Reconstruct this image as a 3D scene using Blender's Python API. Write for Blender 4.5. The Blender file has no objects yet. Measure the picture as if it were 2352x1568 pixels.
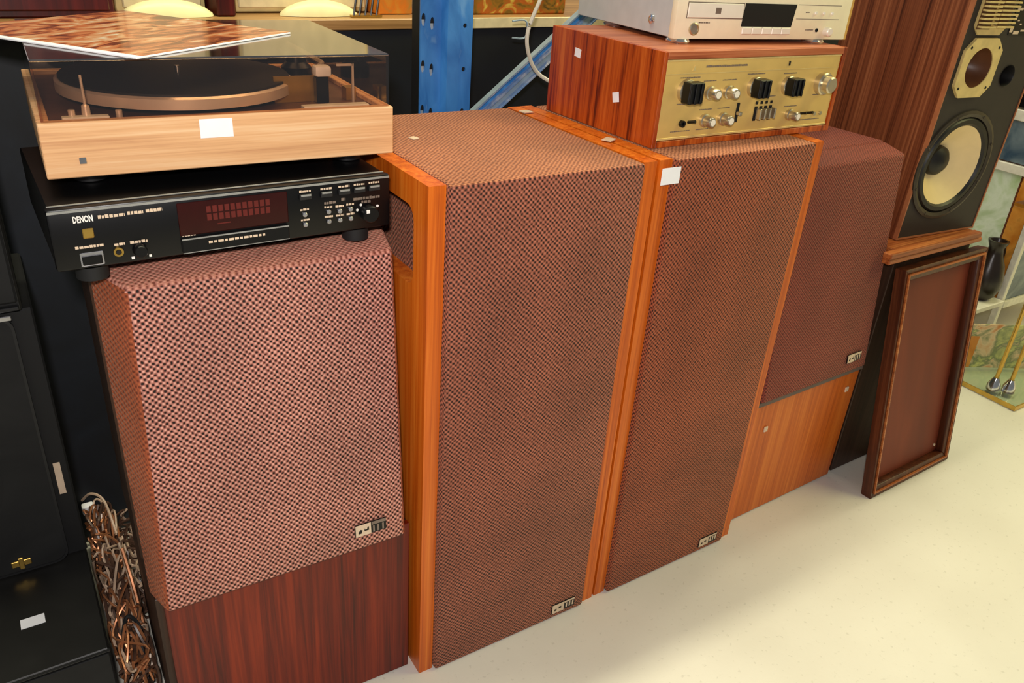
import bpy, bmesh, math, random
from mathutils import Vector, Matrix
random.seed(7)
C = bpy.context.scene.collection
PI = math.pi

# ------------------------------------------------------------------ camera, world, lights, exposure
cam_d = bpy.data.cameras.new('camera'); cam = bpy.data.objects.new('camera', cam_d); C.objects.link(cam)
cam_d.sensor_width = 36; cam_d.lens = 28.4318; cam_d.clip_start = .02; cam_d.clip_end = 60
cam.matrix_world = Matrix(((.8463, .1959, -.4954, 0), (-.5285, .4254, -.7346, 0), (.0669, .8836, .4635, 1.2901), (0, 0, 0, 1)))
bpy.context.scene.camera = cam

world = bpy.data.worlds.new('world'); bpy.context.scene.world = world; world.use_nodes = True
world.node_tree.nodes['Background'].inputs[0].default_value = (.92, .95, 1.0, 1)
world.node_tree.nodes['Background'].inputs[1].default_value = .17

def area(name, loc, target, sx, sy, power, col, spread=180):
    l = bpy.data.lights.new(name, 'AREA'); l.shape = 'RECTANGLE'; l.size = sx; l.size_y = sy; l.energy = power; l.color = col
    l.spread = math.radians(spread)
    o = bpy.data.objects.new(name, l); C.objects.link(o); o.location = loc
    o.rotation_euler = (Vector(target) - Vector(loc)).to_track_quat('-Z', 'Y').to_euler()
    return o
area('flash', (-.05, -.03, 1.42), (.95, 1.2, .55), .07, .05, 15.5, (1.0, .94, .90))                 # the flash on the camera
area('ceiling_tube', (1.6, 1.45, 3.4), (1.6, 1.25, 0), 4.2, .18, 100, (1.0, .95, .66))              # the fluorescent row over the aisle
area('hall_lamp', (3.6, -.3, 3.2), (2.7, .7, 0), 1.6, 1.6, 48, (1.0, .95, .40))                   # warm hall lamp further along the aisle

vs = bpy.context.scene.view_settings
vs.view_transform = 'Standard'; vs.look = 'None'; vs.exposure = 0.0; vs.gamma = 1.0; vs.use_curve_mapping = False

# ------------------------------------------------------------------ helpers
def lin(v):
    v /= 255.0
    return v / 12.92 if v <= .04045 else ((v + .055) / 1.055) ** 2.4
def rgb(r, g, b): return (lin(r), lin(g), lin(b), 1.0)

class G:
    """collects shapes into one bmesh"""
    def __init__(s): s.bm = bmesh.new()
    def _new(s, f):
        old = set(s.bm.verts); f(); return [v for v in s.bm.verts if v not in old]
    def box(s, x0, y0, z0, x1, y1, z1, bev=0, seg=1):
        co = [(x0, y0, z0), (x1, y0, z0), (x1, y1, z0), (x0, y1, z0), (x0, y0, z1), (x1, y0, z1), (x1, y1, z1), (x0, y1, z1)]
        return s.hexa(co, bev, seg)
    def hexa(s, co, bev=0, seg=1):
        v = [s.bm.verts.new(c) for c in co]
        fs = [s.bm.faces.new([v[i] for i in q]) for q in ((3, 2, 1, 0), (4, 5, 6, 7), (0, 1, 5, 4), (1, 2, 6, 5), (2, 3, 7, 6), (3, 0, 4, 7))]
        if bev:
            es = list({e for f in fs for e in f.edges})
            bmesh.ops.bevel(s.bm, geom=es, offset=bev, segments=seg, profile=.5, affect='EDGES')
        return s
    def prism(s, pts, axis, a, b):
        """2-D outline pushed along an axis: x -> (y,z), y -> (x,z), z -> (x,y)"""
        def p(q, t): return {'x': (t, q[0], q[1]), 'y': (q[0], t, q[1]), 'z': (q[0], q[1], t)}[axis]
        A = [s.bm.verts.new(p(q, a)) for q in pts]; B = [s.bm.verts.new(p(q, b)) for q in pts]
        fs = [s.bm.faces.new(A), s.bm.faces.new(B[::-1])]
        n = len(pts)
        for i in range(n): fs.append(s.bm.faces.new((A[i], B[i], B[(i + 1) % n], A[(i + 1) % n])))
        bmesh.ops.recalc_face_normals(s.bm, faces=fs)
        return s
    def lathe(s, prof, o=(0, 0, 0), axis='z', seg=24, caps=(1, 1)):
        """profile of (radius, height) turned about an axis; 'y' heights run along +y"""
        rows = []
        for r, h in prof:
            row = []
            for i in range(seg):
                a = 2 * PI * i / seg; c, d = r * math.cos(a), r * math.sin(a)
                q = {'z': (c, d, h), 'y': (c, h, d), 'x': (h, c, d)}[axis]
                row.append(s.bm.verts.new((o[0] + q[0], o[1] + q[1], o[2] + q[2])))
            rows.append(row)
        fs = []
        for j in range(len(rows) - 1):
            for i in range(seg):
                k = (i + 1) % seg
                fs.append(s.bm.faces.new((rows[j][i], rows[j][k], rows[j + 1][k], rows[j + 1][i])))
        for k, row in enumerate((rows[0], rows[-1])):
            if caps[k]: fs.append(s.bm.faces.new(row))
        bmesh.ops.recalc_face_normals(s.bm, faces=fs)
        return s
    def cyl(s, o, axis, r, h, seg=20): return s.lathe([(r, 0), (r, h)], o, axis, seg)
    def tube(s, pts, r, seg=6, closed=False):
        P = [Vector(p) for p in pts]; n = len(P); rows = []
        ref = Vector((0, 0, 1))
        for i in range(n):
            t = ((P[(i + 1) % n] - P[i - 1]) if closed else (P[min(i + 1, n - 1)] - P[max(i - 1, 0)])).normalized()
            if abs(t.dot(ref)) > .95: ref = Vector((1, 0, 0)) if abs(t.x) < .9 else Vector((0, 1, 0))
            a = t.cross(ref).normalized(); b = t.cross(a).normalized(); ref = b.cross(t) if False else ref
            rows.append([s.bm.verts.new(P[i] + r * (math.cos(2 * PI * k / seg) * a + math.sin(2 * PI * k / seg) * b)) for k in range(seg)])
        m = n if closed else n - 1
        for i in range(m):
            R0, R1 = rows[i], rows[(i + 1) % n]
            for k in range(seg): s.bm.faces.new((R0[k], R0[(k + 1) % seg], R1[(k + 1) % seg], R1[k]))
        if not closed: s.bm.faces.new(rows[0]); s.bm.faces.new(rows[-1])
        return s
    def holed(s, outer, holes, axis, a, b):
        """flat plate with holes, given as 2-D loops, pushed from a to b along an axis"""
        def p(q, t): return {'x': (t, q[0], q[1]), 'y': (q[0], t, q[1]), 'z': (q[0], q[1], t)}[axis]
        tmp = bmesh.new(); es = []
        for L in [outer] + holes:
            V = [tmp.verts.new((q[0], q[1], 0)) for q in L]
            es += [tmp.edges.new((V[i], V[(i + 1) % len(V)])) for i in range(len(V))]
        bmesh.ops.triangle_fill(tmp, use_beauty=True, edges=es)
        tmp.verts.index_update()
        fs = []
        for t in (a, b):
            m = {v.index: s.bm.verts.new(p((v.co.x, v.co.y), t)) for v in tmp.verts}
            for f in tmp.faces: fs.append(s.bm.faces.new([m[v.index] for v in f.verts]))
            if t == a: ma = m
        for e in tmp.edges:
            if len(e.link_faces) == 1:
                i, j = e.verts[0].index, e.verts[1].index
                fs.append(s.bm.faces.new((ma[i], ma[j], m[j], m[i])))
        tmp.free()
        bmesh.ops.recalc_face_normals(s.bm, faces=fs)
        return s
    def xf(s, M):
        bmesh.ops.transform(s.bm, matrix=M, verts=s.bm.verts); return s

def obj(name, g, m, parent=None, smooth=35, uv=True):
    bm = g.bm
    if uv:
        L = bm.loops.layers.uv.new('UVMap')
        bm.normal_update()
        for f in bm.faces:
            n = f.normal; ax = max(range(3), key=lambda i: abs(n[i]))
            for l in f.loops:
                c = l.vert.co
                l[L].uv = ((c.y, c.z), (c.x, c.z), (c.x, c.y))[ax]
    me = bpy.data.meshes.new(name); bm.to_mesh(me); bm.free()
    if smooth:
        me.shade_smooth(); me.set_sharp_from_angle(angle=math.radians(smooth))
    me.materials.append(m)
    o = bpy.data.objects.new(name, me); C.objects.link(o)
    if parent: o.parent = parent
    return o
def tag(o, label, cat, group=None):
    o['label'] = label; o['category'] = cat
    if group: o['group'] = group
    return o
def thing(name, label, cat, loc=(0, 0, 0), rz=0, group=None, rx=0):
    o = bpy.data.objects.new(name, None); C.objects.link(o); o.empty_display_size = .1
    o.location = loc; o.rotation_euler = (rx, 0, rz)
    return tag(o, label, cat, group)
def struct(name, g, m, loc=(0, 0, 0), rz=0, parent=None):
    o = obj(name, g, m, parent, 0); o.location = loc; o.rotation_euler = (0, 0, rz)
    if not parent: o['kind'] = 'structure'
    return o
def text(name, s, size, loc, m, parent, rot=(PI / 2, 0, 0), depth=.0003, sx=1.0, bold=0):
    cu = bpy.data.curves.new('tmp', 'FONT'); cu.body = s; cu.size = size; cu.extrude = depth; cu.offset = bold; cu.resolution_u = 2
    t = bpy.data.objects.new('tmp', cu); C.objects.link(t)
    me = bpy.data.meshes.new_from_object(t.evaluated_get(bpy.context.evaluated_depsgraph_get()))
    bpy.data.objects.remove(t); bpy.data.curves.remove(cu)
    me.name = name; me.materials.clear(); me.materials.append(m)
    o = bpy.data.objects.new(name, me); C.objects.link(o); o.parent = parent
    o.location = loc; o.rotation_euler = rot; o.scale = (sx, 1, 1)
    return o
def rrect(x0, z0, x1, z1, r, n=5):
    P = []
    for cx, cz, a0 in ((x1 - r, z1 - r, 0), (x0 + r, z1 - r, PI / 2), (x0 + r, z0 + r, PI), (x1 - r, z0 + r, 1.5 * PI)):
        P += [(cx + r * math.cos(a0 + PI / 2 * i / n), cz + r * math.sin(a0 + PI / 2 * i / n)) for i in range(n + 1)]
    return P

# ------------------------------------------------------------------ materials
def base(name, col=(.5, .5, .5, 1), rough=.5, metal=0, spec=.5):
    m = bpy.data.materials.new(name); m.use_nodes = True; b = m.node_tree.nodes['Principled BSDF']
    b.inputs['Base Color'].default_value = col; b.inputs['Roughness'].default_value = rough
    b.inputs['Metallic'].default_value = metal; b.inputs['Specular IOR Level'].default_value = spec
    return m, m.node_tree, b
def N(t, kind, **k):
    n = t.nodes.new('ShaderNode' + kind)
    for a, v in k.items(): setattr(n, a, v)
    return n
def ramp(t, src, stops):
    r = N(t, 'ValToRGB'); e = r.color_ramp.elements
    while len(e) < len(stops): e.new(.5)
    for i, (p, c) in enumerate(stops): e[i].position = p; e[i].color = c
    t.links.new(src, r.inputs[0]); return r
def plain(name, col, rough=.5, metal=0, spec=.5, var=.12, scale=40):
    """one colour with a little uneven wear"""
    m, t, b = base(name, col, rough, metal, spec)
    tc = N(t, 'TexCoord'); nz = N(t, 'TexNoise'); nz.inputs['Scale'].default_value = scale; nz.inputs['Detail'].default_value = 4
    t.links.new(tc.outputs['Object'], nz.inputs['Vector'])
    k0 = tuple(c * (1 - var) for c in col[:3]) + (1,); k1 = tuple(min(1, c * (1 + var)) for c in col[:3]) + (1,)
    r = ramp(t, nz.outputs['Fac'], [(.3, k0), (.7, k1)]); t.links.new(r.outputs[0], b.inputs['Base Color'])
    return m
def wood(name, cols, grain='z', fine=90, long=2.2, rough=.38, dist=.6, spec=.4, figure=0):
    """veneer: noise drawn out along the grain"""
    m, t, b = base(name, cols[0], rough, 0, spec)
    tc = N(t, 'TexCoord'); mp = N(t, 'Mapping')
    sc = [fine] * 3; sc['xyz'.index(grain)] = long; mp.inputs['Scale'].default_value = sc
    nz = N(t, 'TexNoise'); nz.inputs['Scale'].default_value = 1; nz.inputs['Detail'].default_value = 7; nz.inputs['Roughness'].default_value = .62; nz.inputs['Distortion'].default_value = dist
    t.links.new(tc.outputs['Object'], mp.inputs[0]); t.links.new(mp.outputs[0], nz.inputs['Vector'])
    src = nz.outputs['Fac']
    mp2 = N(t, 'Mapping'); s2 = [fine * .17] * 3; s2['xyz'.index(grain)] = long * .5; mp2.inputs['Scale'].default_value = s2
    n2 = N(t, 'TexNoise'); n2.inputs['Scale'].default_value = 1; n2.inputs['Detail'].default_value = 3; n2.inputs['Distortion'].default_value = .4 + figure
    t.links.new(tc.outputs['Object'], mp2.inputs[0]); t.links.new(mp2.outputs[0], n2.inputs['Vector'])
    mx = N(t, 'Math', operation='MULTIPLY_ADD'); mx.inputs[1].default_value = .55 + figure * .25
    sb = N(t, 'Math', operation='SUBTRACT'); sb.inputs[1].default_value = .5
    t.links.new(n2.outputs['Fac'], sb.inputs[0]); t.links.new(sb.outputs[0], mx.inputs[0]); t.links.new(src, mx.inputs[2])
    n = len(cols); r = ramp(t, mx.outputs[0], [(.28 + .44 * i / (n - 1), c) for i, c in enumerate(cols)])
    t.links.new(r.outputs[0], b.inputs['Base Color'])
    bp = N(t, 'Bump'); bp.inputs['Strength'].default_value = .15; bp.inputs['Distance'].default_value = .0006
    t.links.new(src, bp.inputs['Height']); t.links.new(bp.outputs[0], b.inputs['Normal'])
    return m
def grille(name, hi, mid, hole, p=.0086, patch=None, thr=.30, sheen=.18):
    """coarse basket-weave speaker cloth: staggered bumps with dark gaps"""
    m, t, b = base(name, mid, .75, 0, .35)
    b.inputs['Sheen Weight'].default_value = sheen; b.inputs['Sheen Roughness'].default_value = .45; b.inputs['Sheen Tint'].default_value = (1, .62, .42, 1)
    uv = N(t, 'UVMap'); jn = N(t, 'TexNoise'); jn.inputs['Scale'].default_value = 70; jn.inputs['Detail'].default_value = 2
    t.links.new(uv.outputs[0], jn.inputs['Vector'])
    js = N(t, 'VectorMath', operation='SUBTRACT'); js.inputs[1].default_value = (.5, .5, .5); t.links.new(jn.outputs['Color'], js.inputs[0])
    jm = N(t, 'VectorMath', operation='SCALE'); jm.inputs['Scale'].default_value = p * .55; t.links.new(js.outputs[0], jm.inputs[0])
    ad = N(t, 'VectorMath', operation='ADD'); t.links.new(uv.outputs[0], ad.inputs[0]); t.links.new(jm.outputs[0], ad.inputs[1])
    sp = N(t, 'SeparateXYZ'); t.links.new(ad.outputs[0], sp.inputs[0])
    cs = []
    for i in (0, 1):
        k = N(t, 'Math', operation='MULTIPLY'); k.inputs[1].default_value = 2 * PI / p; t.links.new(sp.outputs[i], k.inputs[0])
        c = N(t, 'Math', operation='COSINE'); t.links.new(k.outputs[0], c.inputs[0]); cs.append(c)
    pr = N(t, 'Math', operation='MULTIPLY'); t.links.new(cs[0].outputs[0], pr.inputs[0]); t.links.new(cs[1].outputs[0], pr.inputs[1])
    h = N(t, 'Math', operation='MULTIPLY_ADD'); h.inputs[1].default_value = .5; h.inputs[2].default_value = .5; t.links.new(pr.outputs[0], h.inputs[0])
    v = N(t, 'TexNoise'); v.inputs['Scale'].default_value = 150; v.inputs['Detail'].default_value = 1; t.links.new(uv.outputs[0], v.inputs['Vector'])
    hv = N(t, 'Math', operation='MULTIPLY_ADD'); hv.inputs[1].default_value = .45; hv.inputs[2].default_value = -.225; t.links.new(v.outputs['Fac'], hv.inputs[0])
    hs = N(t, 'Math', operation='ADD'); t.links.new(h.outputs[0], hs.inputs[0]); t.links.new(hv.outputs[0], hs.inputs[1])
    r = ramp(t, hs.outputs[0], [(thr - .18, hole), (thr + .06, mid), (.95, hi)])
    big = N(t, 'TexNoise'); big.inputs['Scale'].default_value = 6; big.inputs['Detail'].default_value = 3
    tc = N(t, 'TexCoord'); t.links.new(tc.outputs['Object'], big.inputs['Vector'])
    pm = ramp(t, big.outputs['Fac'], [(.35, (.84, .84, .84, 1)), (.65, (1.12, 1.12, 1.12, 1))])
    mu = N(t, 'Mix', data_type='RGBA', blend_type='MULTIPLY'); mu.inputs[0].default_value = 1
    t.links.new(r.outputs[0], mu.inputs[6]); t.links.new(pm.outputs[0], mu.inputs[7])
    t.links.new(mu.outputs[2], b.inputs['Base Color'])
    bp = N(t, 'Bump'); bp.inputs['Strength'].default_value = .9; bp.inputs['Distance'].default_value = .0016
    t.links.new(h.outputs[0], bp.inputs['Height']); t.links.new(bp.outputs[0], b.inputs['Normal'])
    return m
def clear(name, tint, gloss=.08, rough=.04):
    """thin clear plastic or glass: tinted see-through with a mirror sheen"""
    m = bpy.data.materials.new(name); m.use_nodes = True; t = m.node_tree; t.nodes.clear()
    tr = N(t, 'BsdfTransparent'); tr.inputs[0].default_value = tint
    gl = N(t, 'BsdfGlossy'); gl.inputs['Roughness'].default_value = rough
    fr = N(t, 'Fresnel'); fr.inputs['IOR'].default_value = 1.46
    ad = N(t, 'Math', operation='MULTIPLY_ADD'); ad.inputs[1].default_value = 1.0; ad.inputs[2].default_value = gloss
    mx = N(t, 'MixShader'); out = N(t, 'OutputMaterial')
    ge = N(t, 'NewGeometry'); fl = N(t, 'Math', operation='SUBTRACT'); fl.inputs[0].default_value = 1.0; t.links.new(ge.outputs['Backfacing'], fl.inputs[1])
    mu = N(t, 'Math', operation='MULTIPLY', use_clamp=True); t.links.new(ad.outputs[0], mu.inputs[0]); t.links.new(fl.outputs[0], mu.inputs[1])
    t.links.new(fr.outputs[0], ad.inputs[0]); t.links.new(mu.outputs[0], mx.inputs[0]); t.links.new(tr.outputs[0], mx.inputs[1]); t.links.new(gl.outputs[0], mx.inputs[2]); t.links.new(mx.outputs[0], out.inputs[0])
    return m
def mottled(name, stops, scale=12, rough=.5, stretch=(1, 1, 1), dist=1.5):
    """printed sheet: blotches of several inks"""
    m, t, b = base(name, stops[0][1], rough)
    tc = N(t, 'TexCoord'); mp = N(t, 'Mapping'); mp.inputs['Scale'].default_value = stretch
    nz = N(t, 'TexNoise'); nz.inputs['Scale'].default_value = scale; nz.inputs['Detail'].default_value = 5; nz.inputs['Distortion'].default_value = dist
    t.links.new(tc.outputs['Object'], mp.inputs[0]); t.links.new(mp.outputs[0], nz.inputs['Vector'])
    r = ramp(t, nz.outputs['Fac'], stops); t.links.new(r.outputs[0], b.inputs['Base Color'])
    return m

M = {}
def floor_mat():
    m, t, b = base('painted_floor', rgb(226, 216, 196), .42, 0, .4)
    tc = N(t, 'TexCoord'); nz = N(t, 'TexNoise'); nz.inputs['Scale'].default_value = 2.4; nz.inputs['Detail'].default_value = 6
    t.links.new(tc.outputs['Object'], nz.inputs['Vector'])
    sp = N(t, 'TexNoise'); sp.inputs['Scale'].default_value = 90; sp.inputs['Detail'].default_value = 2; t.links.new(tc.outputs['Object'], sp.inputs['Vector'])
    r = ramp(t, nz.outputs['Fac'], [(.3, rgb(216, 211, 200)), (.7, rgb(228, 224, 214))])
    r2 = ramp(t, sp.outputs['Fac'], [(.27, (.86, .86, .85, 1)), (.36, (1, 1, 1, 1)), (.72, (1, 1, 1, 1)), (.8, (1.06, 1.06, 1.06, 1))])
    mu = N(t, 'Mix', data_type='RGBA', blend_type='MULTIPLY'); mu.inputs[0].default_value = 1
    t.links.new(r.outputs[0], mu.inputs[6]); t.links.new(r2.outputs[0], mu.inputs[7]); t.links.new(mu.outputs[2], b.inputs['Base Color'])
    bp = N(t, 'Bump'); bp.inputs['Strength'].default_value = .12; bp.inputs['Distance'].default_value = .002
    t.links.new(sp.outputs['Fac'], bp.inputs['Height']); t.links.new(bp.outputs[0], b.inputs['Normal'])
    return m
M['floor'] = floor_mat()
M['navy'] = mottled('navy_board', [(.3, rgb(13, 16, 23)), (.55, rgb(20, 25, 34)), (.75, rgb(30, 37, 48))], 5, .6)
M['shelf_wood'] = wood('shelf_wood', [rgb(120, 88, 50), rgb(160, 118, 70), rgb(190, 146, 92)], 'x', 60, 2)
M['cream_paint'] = plain('cream_paint', rgb(232, 214, 168), .5)
M['tower_wood'] = wood('teak_side', [rgb(168, 68, 8), rgb(208, 100, 20), rgb(230, 128, 40)], 'z', 110, 2.0, .36)
M['walnut_red'] = wood('red_walnut', [rgb(58, 8, 1), rgb(104, 24, 3), rgb(138, 42, 8)], 'z', 100, 2.4, .4)
M['walnut_dark'] = wood('dark_walnut', [rgb(40, 24, 16), rgb(58, 36, 24), rgb(72, 46, 32)], 'z', 100, 2.4, .5)
M['teak_light'] = wood('honey_teak', [rgb(168, 72, 12), rgb(198, 96, 22), rgb(216, 118, 40)], 'z', 90, 2.0, .4)
M['plinth_wood'] = wood('pale_walnut', [rgb(196, 140, 96), rgb(226, 174, 124), rgb(240, 202, 158)], 'x', 130, 2.4, .45, .3)
M['rosewood'] = wood('rosewood', [rgb(92, 26, 5), rgb(156, 60, 13), rgb(184, 82, 22), rgb(202, 102, 36)], 'z', 90, 3.0, .32, 1.0, .5, 1.2)
M['rosewood_x'] = wood('rosewood_top_sheen', [rgb(130, 56, 26), rgb(178, 96, 58), rgb(204, 128, 86)], 'x', 120, 3.0, .32)  # paler than the sides: the top's reflection is put into the colour
M['zebra'] = wood('striped_walnut', [rgb(56, 22, 10), rgb(104, 52, 30), rgb(132, 72, 44), rgb(158, 96, 62)], 'z', 130, 1.2, .42, .25)
M['frame_wood'] = wood('stained_frame', [rgb(46, 18, 8), rgb(78, 36, 18), rgb(104, 56, 32)], 'z', 110, 3, .35)
M['hardboard'] = mottled('brown_cloth', [(.3, rgb(98, 34, 14)), (.55, rgb(118, 45, 20)), (.8, rgb(140, 60, 30))], 4, .6, (1, 1, .3))
M['lid_wood'] = wood('lid_wood', [rgb(128, 60, 26), rgb(170, 92, 46), rgb(204, 130, 72)], 'x', 120, 2.2, .35)
M['grille_a'] = grille('grille_cloth_rose', rgb(230, 166, 148), rgb(144, 84, 73), rgb(18, 5, 4), thr=.34)
M['grille_a2'] = grille('grille_cloth_edge', rgb(178, 92, 54), rgb(152, 74, 44), rgb(112, 50, 28), patch=1)
M['grille_a3'] = grille('lit_top_rose_cloth', rgb(214, 148, 128), rgb(180, 112, 94), rgb(124, 66, 52))  # same cloth on upward faces: brighter light and hidden holes put into the colour
M['grille_b3'] = grille('lit_top_brown_cloth', rgb(188, 120, 82), rgb(146, 84, 54), rgb(92, 44, 24))  # tower tops: light from above painted in as a paler, flatter weave
M['grille_b'] = grille('grille_cloth_brown', rgb(182, 108, 84), rgb(114, 60, 44), rgb(30, 9, 5))
M['grille_c'] = grille('grille_cloth_rust', rgb(178, 96, 64), rgb(124, 58, 34), rgb(42, 12, 5))
M['grille_d'] = grille('grille_cloth_wine', rgb(150, 72, 56), rgb(116, 50, 40), rgb(78, 28, 22))
M['black'] = plain('black_enamel', rgb(9, 9, 11), .35, 0, .35)
M['black_matt'] = plain('black_matt', rgb(14, 14, 15), .7)
M['black_cloth'] = mottled('black_grille_cloth', [(.3, rgb(13, 13, 13)), (.7, rgb(26, 26, 25))], 9, .8)
M['black_vinyl'] = mottled('black_vinyl', [(.3, rgb(17, 16, 15)), (.7, rgb(30, 29, 27))], 7, .5)
M['rubber'] = plain('rubber', rgb(24, 24, 25), .55)
M['gap'] = plain('dark_gap', rgb(8, 7, 7), .8)
M['red_glass'] = plain('red_window', rgb(46, 7, 5), .15, 0, .5)
M['red_digit'] = plain('red_print', rgb(92, 22, 16), .4)
M['print'] = plain('cream_print', rgb(214, 190, 164), .5)
M['print_dim'] = plain('grey_print', rgb(120, 104, 92), .5)
M['white_print'] = plain('white_print', rgb(236, 232, 226), .5)
M['white_paper'] = plain('white_paper', rgb(244, 244, 248), .6, var=.03)
M['silver'] = plain('brushed_silver', rgb(196, 196, 200), .3, .85)
M['silver_paint'] = plain('silver_paint', rgb(150, 150, 146), .45, .25)
M['case_silver'] = plain('case_silver', rgb(204, 204, 202), .4, .1, var=.04)
M['champagne'] = plain('champagne', rgb(252, 238, 204), .45, 0, var=.04)
M['champagne_hi'] = plain('champagne_keys', rgb(252, 244, 226), .35, .1, var=.03)
M['gold_cheek'] = plain('gold_cheek', rgb(224, 176, 96), .35, .3)
M['gold'] = plain('gold_face', rgb(226, 190, 112), .42, .2, var=.08, scale=18)
M['gold_edge'] = plain('gold_edge', rgb(240, 212, 140), .3, .4)
M['knob'] = plain('nickel_knob', rgb(206, 194, 168), .28, .85)
M['brass'] = plain('brass', rgb(206, 168, 84), .28, .85)
M['chrome'] = plain('chrome', rgb(226, 226, 224), .14, .95)
M['blue'] = mottled('blue_rack_paint', [(.22, rgb(120, 166, 206)), (.34, rgb(48, 116, 190)), (.6, rgb(72, 146, 218)), (.78, rgb(116, 176, 228))], 14, .42, (1, 1, .35))
M['blue_pale'] = mottled('worn_blue_paint', [(.3, rgb(180, 194, 214)), (.5, rgb(120, 154, 204)), (.75, rgb(226, 224, 222))], 16, .45, (1, 1, 1))
M['scuff'] = plain('bare_steel', rgb(176, 196, 208), .45, .4)
M['cable_white'] = plain('white_cable', rgb(236, 228, 206), .45)
M['copper'] = plain('copper_wire', rgb(196, 130, 88), .35, .5, var=.3, scale=25)
M['cable_brown'] = plain('brown_cable', rgb(86, 62, 50), .35, var=.4, scale=30)
M['cable_pale'] = plain('pale_cable', rgb(206, 176, 150), .35, var=.2)
M['cream_case'] = plain('cream_case', rgb(226, 204, 142), .5)
M['cream_dish'] = plain('cream_dish', rgb(246, 236, 178), .4, var=.04)
M['darkred'] = wood('dark_red_wood', [rgb(40, 4, 3), rgb(74, 10, 7), rgb(96, 20, 14)], 'z', 60, 3, .4)
M['orange_box'] = mottled('orange_print', [(.3, rgb(206, 150, 50)), (.5, rgb(214, 116, 20)), (.7, rgb(176, 128, 52))], 20, .5)
M['tin_print'] = mottled('garden_print', [(.3, rgb(58, 50, 12)), (.45, rgb(140, 100, 20)), (.58, rgb(176, 84, 16)), (.7, rgb(196, 170, 70))], 24, .5)
M['cone'] = plain('cream_cone', rgb(240, 214, 158), .55, var=.03)
M['horn_plate'] = plain('cream_horn', rgb(220, 194, 128), .4, .1)
M['horn_throat'] = plain('brown_throat', rgb(96, 56, 30), .4)
M['baffle'] = plain('charcoal_baffle', rgb(44, 37, 33), .6)
M['surround'] = plain('black_surround', rgb(18, 16, 15), .45)
M['rim'] = plain('grey_basket_rim', rgb(66, 58, 48), .45, .3)
M['white_metal'] = plain('white_metal', rgb(226, 220, 206), .4)
M['mint'] = mottled('pale_green_panel', [(.35, rgb(178, 196, 160)), (.5, rgb(214, 224, 206)), (.7, rgb(160, 190, 120))], 5, .3)
M['slate'] = mottled('blue_grey_panel', [(.35, rgb(58, 78, 98)), (.6, rgb(120, 134, 142)), (.75, rgb(84, 100, 118))], 7, .3)
M['amber'] = mottled('amber_panel', [(.35, rgb(190, 112, 32)), (.6, rgb(214, 146, 60)), (.75, rgb(120, 78, 30))], 9, .35)
M['poster'] = mottled('green_poster', [(.28, rgb(196, 112, 30)), (.42, rgb(214, 190, 150)), (.52, rgb(120, 130, 92)), (.64, rgb(206, 206, 130)), (.75, rgb(96, 104, 96))], 7, .4, (1, 1, 1.4), 2.5)
M['jug'] = plain('dark_glaze', rgb(34, 24, 18), .3, 0, .5, var=.35, scale=14)
M['glass'] = clear('clear_glass', (.86, .90, .84, 1), .05, .02)
M['smoke'] = clear('smoked_lid', (.90, .80, .72, 1), .09, .03)
M['smoke_top'] = clear('lid_top_added_sheen', (.86, .74, .64, 1), .40, .10)  # same plastic, mirror share raised to brighten the reflection on top
M['ledge'] = plain('grey_ledge', rgb(104, 88, 80), .6)
M['edge_line'] = plain('light_edge_veneer', rgb(168, 102, 66), .4)
M['deck'] = plain('deck_plate', rgb(96, 64, 48), .4, var=.2)
M['mat'] = plain('platter_mat', rgb(20, 18, 17), .55)
M['alu'] = plain('satin_aluminium', rgb(232, 214, 196), .36, .55, var=.05)
def sleeve_mat():
    m, t, b = base('sleeve_print', rgb(150, 70, 40), .16, 0, .6)
    tc = N(t, 'TexCoord'); mp = N(t, 'Mapping'); mp.inputs['Scale'].default_value = (1, 2.6, 1); mp.inputs['Rotation'].default_value = (0, 0, .5)
    nz = N(t, 'TexNoise'); nz.inputs['Scale'].default_value = 9; nz.inputs['Detail'].default_value = 6; nz.inputs['Distortion'].default_value = 2
    t.links.new(tc.outputs['Object'], mp.inputs[0]); t.links.new(mp.outputs[0], nz.inputs['Vector'])
    r = ramp(t, nz.outputs['Fac'], [(.28, rgb(56, 28, 22)), (.40, rgb(130, 66, 46)), (.49, rgb(206, 118, 72)), (.58, rgb(226, 166, 120)), (.70, rgb(240, 226, 204))])
    t.links.new(r.outputs[0], b.inputs['Base Color'])
    return m
M['sleeve'] = sleeve_mat()

# ------------------------------------------------------------------ setting
g = G(); g.box(-2.5, -1.5, -.05, 5.5, 3.2, 0); struct('floor', g, M['floor'])
WR = math.radians(4.3)
g = G(); g.box(-2.0, 0, 0, 4.6, .03, 1.062); struct('wall_back', g, M['navy'], (0, 1.63, 0), WR)
g = G(); g.box(0, -1.2, 0, .04, 1.9, 2.6); struct('wall_right', g, M['cream_paint'], (4.55, 0, 0))

def wpt(x, y, z):                                                     # along the back wall
    return (x * math.cos(WR) - y * math.sin(WR), 1.63 + x * math.sin(WR) + y * math.cos(WR), z)
def wthing(name, label, cat, x, y, z, group=None): return thing(name, label, cat, wpt(x, y, z), WR, group)

t = wthing('shelf', 'brown wooden shelf board along the wall, to the left of the blue post', 'shelf', -1.2, -.02, 1.0625)
g = G(); g.box(0, 0, .001, 2.05, .40, .022, .002); obj('board', g, M['shelf_wood'], t)
t = wthing('shelf', 'cream edged shelf board along the wall, right of the blue post', 'shelf', .862, -.02, 1.0625)
g = G(); g.box(0, .004, .001, 2.3, .40, .0225, .001); obj('board', g, M['shelf_wood'], t)
g = G(); g.box(0, -.002, .0005, 2.3, .004, .0225, .001); obj('edge_strip', g, M['cream_paint'], t)
SZ = 1.0852
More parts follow.
